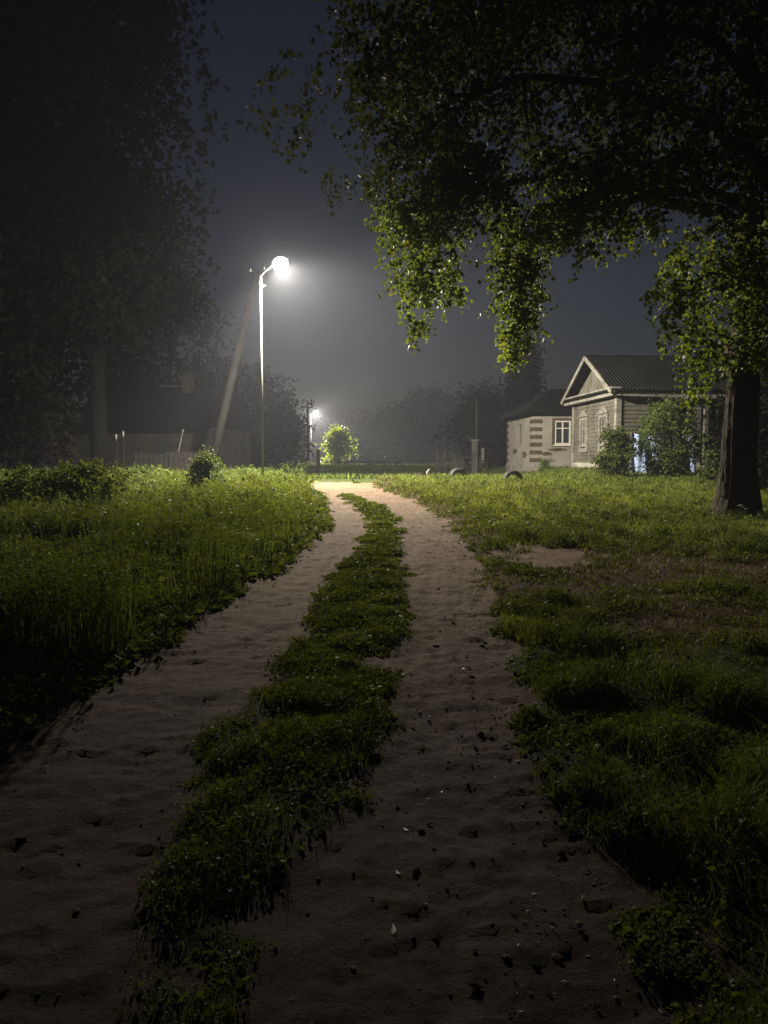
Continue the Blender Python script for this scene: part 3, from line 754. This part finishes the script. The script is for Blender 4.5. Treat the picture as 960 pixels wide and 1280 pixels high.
# white board
p = P(535, 594, 26.6); p.z = gz(p.x, p.y)
t = tag(empty('white_board', p, .5), 'small white tilted board standing in the grass left of the tyres', 'board')
MB().add([(-.07,0,0),(.07,0,0),(.085,.03,.34),(-.03,.03,.25),(-.07,.02,0),(.07,.02,0),(.085,.05,.34),(-.03,.05,.25)], [(0,1,2,3),(7,6,5,4),(0,4,5,1),(1,5,6,2),(2,6,7,3),(3,7,4,0)]).build('panel', M['white'], t)
MB().box(-.02,.02,.02,.06,-.1,.2).build('stake', M['pole_dark'], t)
p = P(526, 594, 26.8); p.z = gz(p.x, p.y)
t = tag(empty('tree_stump', p), 'small dark stump beside the white board', 'stump')
MB().tube([(0,0,-.1),(0,0,.08),(.01,0,.2)], [.15,.12,.1], 11, rough=.15).build('wood', M['pole_dark'], t)

# ------------------------------------------------------------------ houses
def siding(mb, axis, L0, L1, z0, z1, openings, out=-1, bh=.155, th=.028, depth=.10):
    """lapped boards on plane axis=0; axis 'x': wall on local x=0 running in y; 'y': wall on local y=0 running in x"""
    z = z0; k = 0
    while z < z1-.02:
        zt = min(z+bh, z1); iv = [(L0, L1)]
        for (a, b_, c, d) in openings:
            if c < zt-.01 and d > z+.01:
                niv = []
                for (s, e) in iv:
                    if b_ <= s or a >= e: niv.append((s, e)); continue
                    if a > s: niv.append((s, a))
                    if b_ < e: niv.append((b_, e))
                iv = niv
        for (s, e) in iv:
            jit = random.uniform(0, .006)
            o1, o0 = out*(th+jit), out*.006
            pr = [(depth, z), (o1, z), (o0, zt), (depth, zt)]
            V = []
            for l in (s, e):
                for (o, zz) in pr: V.append((o, l, zz) if axis == 'x' else (l, o, zz))
            mb.add(V, [(0,1,2,3),(7,6,5,4),(0,4,5,1),(1,5,6,2),(2,6,7,3),(3,7,4,0)])
        z = zt+.002; k += 1
def window(parent, axis, a, b_, z0, z1, carved=False, frame_m='white', pane_m='glass', off=0):
    """window unit; axis like siding"""
    def T(o0, o1, l0, l1, za, zb, mb):
        if axis == 'x': mb.box(o0, o1, l0, l1, za, zb)
        else: mb.box(l0, l1, o0, o1, za, zb)
    w = .07
    mb = MB(); T(.0, .06, a, a+w, z0, z1, mb); T(.0, .06, b_-w, b_, z0, z1, mb); T(.0, .06, a+w, b_-w, z0, z0+w, mb); T(.0, .06, a+w, b_-w, z1-w, z1, mb)
    T(.01, .05, (a+b_)/2-.03, (a+b_)/2+.03, z0+w, z1-w, mb); T(.012, .048, a+w, (a+b_)/2-.03, z0+(z1-z0)*.66, z0+(z1-z0)*.66+.05, mb); T(.012, .048, (a+b_)/2+.03, b_-w, z0+(z1-z0)*.66, z0+(z1-z0)*.66+.05, mb)
    fr = mb.build('window', M[frame_m], parent)
    mb = MB(); T(.062, .075, a, b_, z0, z1, mb); mb.build('pane', M[pane_m], fr)
    mb = MB(); T(-.09, -.034, a-.1, b_+.1, z0-.07, z0-.01, mb); mb.build('sill', M[frame_m], fr)
    if carved:
        mb = MB()
        for l0, l1 in ((a-.15, a-.002), (b_+.002, b_+.15)):
            T(-.06, -.034, l0, l1, z0-.1, z1, mb); T(-.08, -.061, l0+.04, l1-.04, z0, z1-.05, mb)
            T(-.075, -.034, l0-.01, l1+.01, z0-.3, z0-.1, mb)
        T(-.06, -.034, a-.15, b_+.15, z1+.002, z1+.16, mb); T(-.13, -.034, a-.22, b_+.22, z1+.162, z1+.21, mb)
        m_ = (a+b_)/2; n = 14
        for i in range(n):   # crest
            l0 = a-.1+(b_-a+.2)*i/n; l1 = l0+(b_-a+.2)/n-.012; hh = .05+.17*math.sin(math.pi*(i+.5)/n)
            T(-.075, -.036, l0, l1, z1+.212, z1+.212+hh, mb)
        T(-.07, -.034, a-.15, b_+.15, z0-.30, z0-.12, mb)
        mb.build('architrave', M[frame_m], fr)
    return fr

# wooden house
HC = P(770, 590, 30); al = R(5); HC.z = 1.19
Hh = tag(empty('wooden_house', HC, al), 'old grey wooden house with a pointed gable and carved white window frames', 'house')
W, LEN, ZE = 5.1, 12.0, 2.86
mb = MB(); mb.box(-.05, 3.4, -.05, W+.05, -.6, .30); mb.build('foundation', M['lime'], Hh, bevel=.01)
wins = [(1.0, 1.68, 1.05, 2.12), (3.3, 3.98, 1.05, 2.12)]
mb = MB(); siding(mb, 'x', .16, W-.16, .30, ZE, wins); siding(mb, 'y', .16, 3.38, .30, ZE, [])
mb.box(.12, 3.4, .12, W-.02, .30, ZE-.01); mb.box(3.42, 11.9, W-.3, W-.1, -.3, ZE-.01)
siding(mb, 'y', 9.2, 11.9, .1, ZE, [])
mb.build('wall', M['plank'], Hh)
for (a_, b_, c, d) in wins: window(Hh, 'x', a_, b_, c, d, True, 'plank_light', 'glass')
for (x0_, x1_, y0_, y1_) in ((-.06, .155, -.06, .155), (-.06, .155, W-.155, W+.06)):
    MB().box(x0_, x1_, y0_, y1_, .302, ZE+.002).build('corner_board', M['plank_light'], Hh, bevel=.006)
# cornice along front and long side
mb = MB(); mb.box(-.34, .0, -.36, W+.36, ZE+.012, ZE+.13); mb.box(-.42, .0, -.42, W+.42, ZE+.27, ZE+.34); mb.box(-.10, -.0, -.1, W+.1, ZE+.131, ZE+.269)
mb.build('cornice', M['plank_light'], Hh, bevel=.006)
mb = MB()
mb.add([(.005,-.34,ZE+.0),(11.9,-.34,ZE-.26),(11.9,-.30,ZE-.26),(.005,-.30,ZE+.0),(.005,-.34,ZE+.2),(11.9,-.34,ZE+.0),(11.9,-.30,ZE+.0),(.005,-.30,ZE+.2)], [(0,3,2,1),(4,5,6,7),(0,1,5,4),(1,2,6,5),(2,3,7,6),(3,0,4,7)])
mb.build('eave_board', M['plank_light'], Hh)
RZ = ZE+.35; AP = RZ+1.36; mid = W/2
# gable: recessed vertical boards
mb = MB(); n = 26
for i in range(n):
    y0_ = W*i/n+.004; y1_ = W*(i+1)/n-.004
    t0 = RZ+(AP-RZ)*(1-abs(y0_-mid)/mid)*.97; t1 = RZ+(AP-RZ)*(1-abs(y1_-mid)/mid)*.97; o = .10+.008*(i % 2)
    mb.add([(o,y0_,RZ-.01),(o,y1_,RZ-.01),(o,y1_,t1),(o,y0_,t0),(o+.03,y0_,RZ-.01),(o+.03,y1_,RZ-.01),(o+.03,y1_,t1),(o+.03,y0_,t0)], [(3,2,1,0),(4,5,6,7),(0,1,5,4),(1,2,6,5),(2,3,7,6),(3,0,4,7)])
mb.build('gable', M['plank_gable'], Hh)
mb = MB()
for s in (-1, 1):
    e = Vector((-.43, mid+s*(mid+.45), RZ-.26+.05)); p_ = Vector((-.43, mid, AP+.10))
    mb.bar(e, p_, .05, .17)
mb.build('rake_board', M['plank_light'], Hh)
# corrugated roof: two slopes, local ridge along x
def slope(s, mb):
    x0_, x1_ = -.46, 12.3; n = 700; V = []
    rows = 3
    for j in range(rows):
        t = j/(rows-1); yy = mid+s*(mid+.48)*t; zz = AP+.16-(AP-RZ+.30)*t
        for i in range(n):
            xx = x0_+(x1_-x0_)*i/(n-1); V.append((xx, yy, zz+.022*math.sin(xx*2*math.pi/.15)))
    mb.add(V, [(j*n+i, j*n+i+1, (j+1)*n+i+1, (j+1)*n+i) for j in range(rows-1) for i in range(n-1)])
mb = MB(); slope(-1, mb); slope(1, mb); rf = mb.build('roof', M['roof'], Hh, True)
mb = MB(); mb.bar((-.48, mid, AP+.2), (12.3, mid, AP+.2), .22, .03); mb.build('ridge_cap', M['roof'], rf)
mb = MB(); mb.box(6.0, 6.6, mid+.3, mid+.9, AP-.5, AP+.75); mb.box(5.95, 6.65, mid+.25, mid+.95, AP+.66, AP+.76); mb.build('chimney', M['brick'], rf)
for xx in (3.5, 6.2, 9.0): MB().box(xx-.07, xx+.07, -.24, -.10, -.3, ZE+.0-.02*xx).build('porch_post', M['plank'], Hh)
mb = MB(); mb.box(3.42, 9.2, 1.2, 1.28, -.2, ZE-.02); mb.build('porch_back_wall', M['dark_board'], Hh)

# plaster house
PC = P(665, 586, 38); PC.z = 1.1; al2 = R(4)
Ph = tag(empty('plaster_house', PC, al2), 'low plastered house with red brick corner stones and a dark roof', 'house')
PW, PL, PE = 5.4, 8.5, 2.9
win = (1.12, 1.92, 1.28, 2.45)
mb = MB()
def wallp(axis, L, ops, mb):
    def T(l0, l1, za, zb):
        if l1-l0 < .01 or zb-za < .01: return
        if axis == 'x': mb.box(0, .3, l0, l1, za, zb)
        else: mb.box(l0, l1, 0, .3, za, zb)
    s = 0 if axis == 'y' else .302
    for (a_, b_, c, d) in ops:
        T(s, a_, .34, PE); T(a_, b_, .34, c); T(a_, b_, d, PE); s = b_
    T(s, L, .34, PE)
wallp('y', PL, [win], mb); wallp('x', PW, [(2.2, 2.9, 1.28, 2.4)], mb)
mb.box(.5, PL-.01, .5, PW, 0, PE-.05)
mb.build('wall', M['plaster'], Ph)
MB().box(-.06, PL, -.06, PW+.06, -.6, .338).build('foundation', M['concrete'], Ph, bevel=.01)
window(Ph, 'y', *win, frame_m='white', pane_m='glass')
mb = MB(); mb.box(win[0]-.14, win[0]-.003, -.02, -.002, win[2]-.1, win[3]+.12); mb.box(win[1]+.003, win[1]+.14, -.02, -.002, win[2]-.1, win[3]+.12); mb.box(win[0]-.003, win[1]+.003, -.02, -.002, win[3]+.003, win[3]+.12); mb.build('window_surround', M['brick'], Ph)
mb = MB(); mb.box(.1, .14, 2.2, 2.9, 1.28, 2.4)
for k in range(5): mb.box(.07, .099, 2.21+k*.138, 2.335+k*.138, 1.3, 2.38)
mb.build('boarded_window', M['mid_board'], Ph)
# quoins
k = 0; z = .42
mbq = MB(); mbf = MB()
while z < PE-.1:
    mbq.box(-.025, -.002, 0, .42, z, z+.19)
    mbf.box(-.025, -.002, PW-.42, PW, z, z+.19)
    mbq.box(-.025, .48, -.025, -.002, z, z+.19)
    z += .38
mbq.build('quoin', M['brick'], Ph)
mbf.build('quoin', M['brick'], Ph)
# fallen plaster patch exposing brick under the window and on the left face
def patch(axis, cl, cz, rl, rz_, mb):
    V = []; n = 22
    for i in range(n):
        a_ = 2*math.pi*i/n; r_ = random.uniform(.6, 1.15); l = cl+math.cos(a_)*rl*r_; zz = cz+math.sin(a_)*rz_*r_
        V.append((-.004, l, zz) if axis == 'x' else (l, -.004, zz))
    c = (-.004, cl, cz) if axis == 'x' else (cl, -.004, cz)
    mb.add(V+[c], [(i, (i+1) % n, n) for i in range(n)])
for pa in (('y', 1.25, 1.03, .55, .09), ('y', .75, .82, .3, .1), ('x', 1.5, .8, .5, .22), ('x', 3.6, 1.0, .6, .18)):
    mb = MB(); patch(*pa, mb); mb.build('bare_brick_patch', M['brick'], Ph)
# hip roof
ov = .45; e = PE+.02
V = [(-ov,-ov,e),(PL,-ov,e),(PL,PW+ov,e),(-ov,PW+ov,e),(1.7,PW/2,e+1.35),(PL,PW/2,e+1.35),(-ov,-ov,e-.12),(PL,-ov,e-.12),(PL,PW+ov,e-.12),(-ov,PW+ov,e-.12)]
rf = MB().add(V, [(0,1,5,4),(2,3,4,5),(3,0,4),(1,2,5),(6,7,1,0),(9,6,0,3),(8,9,3,2),(9,8,7,6),(7,8,2,1)]).build('roof', M['roof_dark'], Ph)
MB().box(3.0,3.5,PW/2-.5,PW/2,e+.9,e+1.9).build('chimney', M['brick'], rf)
MB().box(-.12,PL,-.12,-.002,PE-.14,PE-.02).build('cornice', M['plaster'], Ph)

# pale blue sheet behind the bushes
c0 = P(790, 592, 28.6); c0.z = gz(c0.x, c0.y)
n1, n2 = 44, 22; V = []
for j in range(n2):
    for i in range(n1):
        u = i/(n1-1); v = j/(n2-1)
        V.append((u*2.35, .1*math.sin(u*23+v*2)*(1-.3*v)+.05*math.sin(u*51)+v*.12, .02+(1.55-.16*math.sin(u*math.pi*2.2)**2)*v))
sh = mesh_np('blue_sheet', np.array(V), np.array([(j*n1+i, j*n1+i+1, (j+1)*n1+i+1, (j+1)*n1+i) for j in range(n2-1) for i in range(n1-1)]), None, M['blue'], None, True)
sh.location = c0; tag(sh, 'pale blue sheet hung behind the bushes at the wooden house', 'sheet')
t = tag(empty('clothes_rack', (c0.x, c0.y+.16, c0.z)), 'grey pole rail that carries the pale blue sheet', 'rail')
for xx in (0, 2.35): MB().tube([(xx,0,-.2),(xx,0,1.62)], .03, 8).build('post', M['mid_board'], t)
MB().bar((-.05,0,1.6),(2.4,0,1.6),.04,.04).build('rail', M['mid_board'], t)

# ------------------------------------------------------------------ yard things left of the plaster house
def board_fence(p, L, h, n, rz, label, m, ragged=.1, gaps=(), group=None):
    p = Vector(p); p.z = gz(p.x, p.y)
    t = tag(empty('board_fence', p, rz), label, 'fence', group)
    mb = MB()
    for i in range(n):
        if i in gaps: continue
        x0_ = L*i/n; w = L/n*.82; hh = h*(1+random.uniform(-ragged, ragged))
        mb.add([(x0_,0,-.2),(x0_+w,0,-.2),(x0_+w,0,hh-.04),(x0_+w/2,0,hh),(x0_,0,hh-.04),(x0_,.03,-.2),(x0_+w,.03,-.2),(x0_+w,.03,hh-.04),(x0_+w/2,.03,hh),(x0_,.03,hh-.04)],
               [(0,1,2,3,4),(9,8,7,6,5),(1,6,7,2),(2,7,8,3),(3,8,9,4),(4,9,5,0)])
    mb.build('boards', M[m], t)
    mb = MB()
    for z in (h*.25, h*.78): mb.box(0, L, .032, .08, z-.04, z+.04)
    mb.build('rail', M[m], t)
    for q in range(3): MB().box(L*q/2-.05, L*q/2+.05, .082, .18, -.3, h*1.02).build('post', M[m], t)
    return t
board_fence(P(545, 586, 60), 3.6, 1.35, 13, -.1, 'ragged grey board fence above the tyres, with missing boards', 'mid_board', .3, (3, 8, 9))
# metal cabinet and pillar
p = P(601, 580, 52); p.z = gz(p.x, p.y)
t = tag(empty('metal_cabinet', p, -.2), 'pale metal cabinet on short legs beside the pillar', 'cabinet')
zt = P(600, 560, 52).z-p.z; zb = P(600, 575, 52).z-p.z
MB().box(-.24,.24,-.15,.15,zb,zt).build('body', M['plank_light'], t, bevel=.02)
MB().box(-.2,.2,-.165,-.152,zb+.05,zt-.05).build('door', M['plank_light'], t, bevel=.006)
for s in (-.18, .18): MB().box(s-.03,s+.03,-.03,.03,-.2,zb).build('leg', M['mid_board'], t)
p = P(593, 582, 51); p.z = gz(p.x, p.y); zt = P(593, 551, 51).z-p.z
t = tag(empty('gate_pillar', p), 'slim grey pillar with a flat cap left of the metal cabinet', 'pillar')
MB().box(-.18,.18,-.18,.18,-.2,zt).build('shaft', M['mid_board'], t, bevel=.015)
MB().box(-.28,.28,-.26,.26,zt+.002,zt+.09).build('cap', M['concrete'], t, bevel=.01)
MB().tube([(.1,0,zt),(.12,0,zt+2.6)], .03, 6).build('antenna_mast', M['mid_board'], t)
# concrete slab by the far road, lit by the second lamp
p = P(456, 583, 92); p.z = gz(p.x, p.y)
t = tag(empty('concrete_culvert', p, .05), 'long low pale concrete slab beside the lamplit bush', 'concrete slab')
MB().box(-2.6,4.2,-.5,.5,.35,.55).build('slab', M['concrete'], t, bevel=.03)
for xx in (-2.4, 3.8): MB().box(xx-.2,xx+.2,-.4,.4,-.3,.348).build('support', M['concrete'], t)
MB().bar((2.1,-.1,.55),(2.45,-.1,1.15),.07,.07).build('stub_rail', M['white'], t)
n_ = P(440, 583, 93); V = []

# far road strip crossing behind the lamp
xx = np.linspace(-30, 22, 120); V = []; 
for x_ in xx:
    for yy_ in (86.5, 88, 90.0): V.append((x_, yy_+.02*x_, 0))
V = np.array(V); V[:, 2] = ground_z(V[:, 0], V[:, 1])+.03
q = np.array([(i*3+k, (i+1)*3+k, (i+1)*3+k+1, i*3+k+1) for i in range(119) for k in range(2)])
tag(mesh_np('far_road', V, q, None, M['dirt'], None, True), 'pale village road crossing below the distant lamp', 'road', kind='structure')

# ------------------------------------------------------------------ dark homestead on the left
p = P(95, 600, 41); p.z = gz(p.x, p.y)
t = tag(empty('dark_house', p, R(-12)), 'unlit dark wooden house in the shadow of the left trees', 'house')
MB().box(0,7.5,0,6,-.5,2.7).build('wall', M['dark_board'], t)
mb = MB(); 
mb.add([(-.4,-.5,2.6),(7.9,-.5,2.6),(7.9,3,5.0),(-.4,3,5.0),(-.4,6.5,2.6),(7.9,6.5,2.6),(-.4,-.5,2.7),(7.9,-.5,2.7),(7.9,3,5.1),(-.4,3,5.1),(-.4,6.5,2.7),(7.9,6.5,2.7)],
       [(0,1,2,3),(3,2,5,4),(9,8,7,6),(10,11,8,9),(0,6,7,1),(4,5,11,10),(1,7,8,2),(2,8,11,5),(6,0,3,9),(9,3,4,10)])
rf = mb.build('roof', M['roof_dark'], t)
MB().bar((3.3,3,5.16),(5.1,3,5.14),.3,.06).build('ridge_flashing', M['galv'], rf)
for s in (1.2, 4.6):
    w_ = MB().box(s,s+1.0,-.05,-.002,1.0,2.1).build('window', M['dark_board'], t); MB().box(s+.08,s+.92,-.06,-.052,1.08,2.02).build('pane', M['glass'], w_)
MB().box(5.0,5.5,2.4,2.9,4.5,5.8).build('chimney', M['brick'], rf)
board_fence(P(168, 588, 29), 2.6, 1.0, 14, .05, 'low dim board fence at the foot of the dark left trees', 'fence_dark', .05)
for px, tp, lb in ((146, 543, 'thin pale stake, left of the pair under the dark trees'), (155, 539, 'thin pale stake, right of the pair under the dark trees')):
    p = P(px, 588, 30); p.z = gz(p.x, p.y); hh = P(px, tp, 30).z-p.z
    t = tag(empty('garden_stake', p), lb, 'stake', 'pale garden stakes'); MB().tube([(0,0,-.2),(0,0,hh)], [.05,.035], 7).build('stake', M['pole_wood'], t)
    MB().lathe([(.0,hh-.25),(.035,hh-.24),(.04,hh-.02),(0,hh+.02)], 8).build('stake_cap', M['plank_light'], t, True)
p = P(225, 588, 36); p.z = gz(p.x, p.y)
t = tag(empty('well_shed', p, .1), 'small dim well shed with a tilted sweep pole beside the leaning pole', 'well')
MB().box(-.45,.45,-.4,.4,-.2,1.0).build('box', M['dark_board'], t)
MB().add([(-.6,-.55,1.0),(.6,-.55,1.0),(.6,.0,1.4),(-.6,.0,1.4),(-.6,.55,1.0),(.6,.55,1.0)], [(0,1,2,3),(3,2,5,4),(0,3,4),(1,5,2)]).build('roof', M['dark_board'], t)
MB().tube([(-.1,0,1.2),(.15,0,2.3)], [.035,.02], 6).build('sweep_pole', M['plank_light'], t)
MB().lathe([(0,2.28),(.05,2.3),(.06,2.4),(0,2.45)], 8, Matrix.Translation((.16,0,0))).build('finial', M['plank_light'], t)

# ------------------------------------------------------------------ haze
mb = MB(); mb.box(-140, 140, -25, 260, -3, 70)
m = bpy.data.materials.new('night_mist'); m.use_nodes = True; nt = m.node_tree; nt.nodes.clear()
o = nd(nt, 'ShaderNodeOutputMaterial'); v = nd(nt, 'ShaderNodeVolumePrincipled')
v.inputs['Color'].default_value = (.76, .83, 1, 1); v.inputs['Density'].default_value = .0012; v.inputs['Anisotropy'].default_value = .25
nt.links.new(v.outputs[0], o.inputs['Volume'])
hz = mb.build('haze', m); tag(hz, 'thin night mist that glows around the street lamps', 'haze', kind='stuff')
hz.display_type = 'WIRE'

# ------------------------------------------------------------------ sky, moon
w = bpy.data.worlds.new('World'); sc.world = w; w.use_nodes = True; nt = w.node_tree
sky = nt.nodes.new('ShaderNodeTexSky'); sky.sky_type = 'NISHITA'; sky.sun_disc = False
sky.sun_elevation = R(-2.6); sky.sun_rotation = R(20); sky.altitude = 100; sky.ozone_density = 2.0
bg = nt.nodes['Background']; nt.links.new(sky.outputs[0], bg.inputs[0]); bg.inputs[1].default_value = .115
sl = bpy.data.lights.new('moon', 'SUN'); sl.energy = .002; sl.angle = R(.5); sl.color = (1, .93, .85)
so = bpy.data.objects.new('moon', sl); C.objects.link(so); so.rotation_euler = (R(50), 0, R(-150)); so.location = (0, 0, 50)

# ------------------------------------------------------------------ render
sc.render.engine = 'CYCLES'
sc.view_settings.view_transform = 'Standard'; sc.view_settings.look = 'None'; sc.view_settings.exposure = 0; sc.view_settings.gamma = 1
cy = sc.cycles
cy.use_denoising = True; cy.denoiser = 'OPENIMAGEDENOISE'
cy.max_bounces = 5; cy.diffuse_bounces = 3; cy.glossy_bounces = 2; cy.transmission_bounces = 4; cy.volume_bounces = 0; cy.transparent_max_bounces = 8
cy.sample_clamp_indirect = 2; cy.sample_clamp_direct = 0
cy.use_light_tree = True
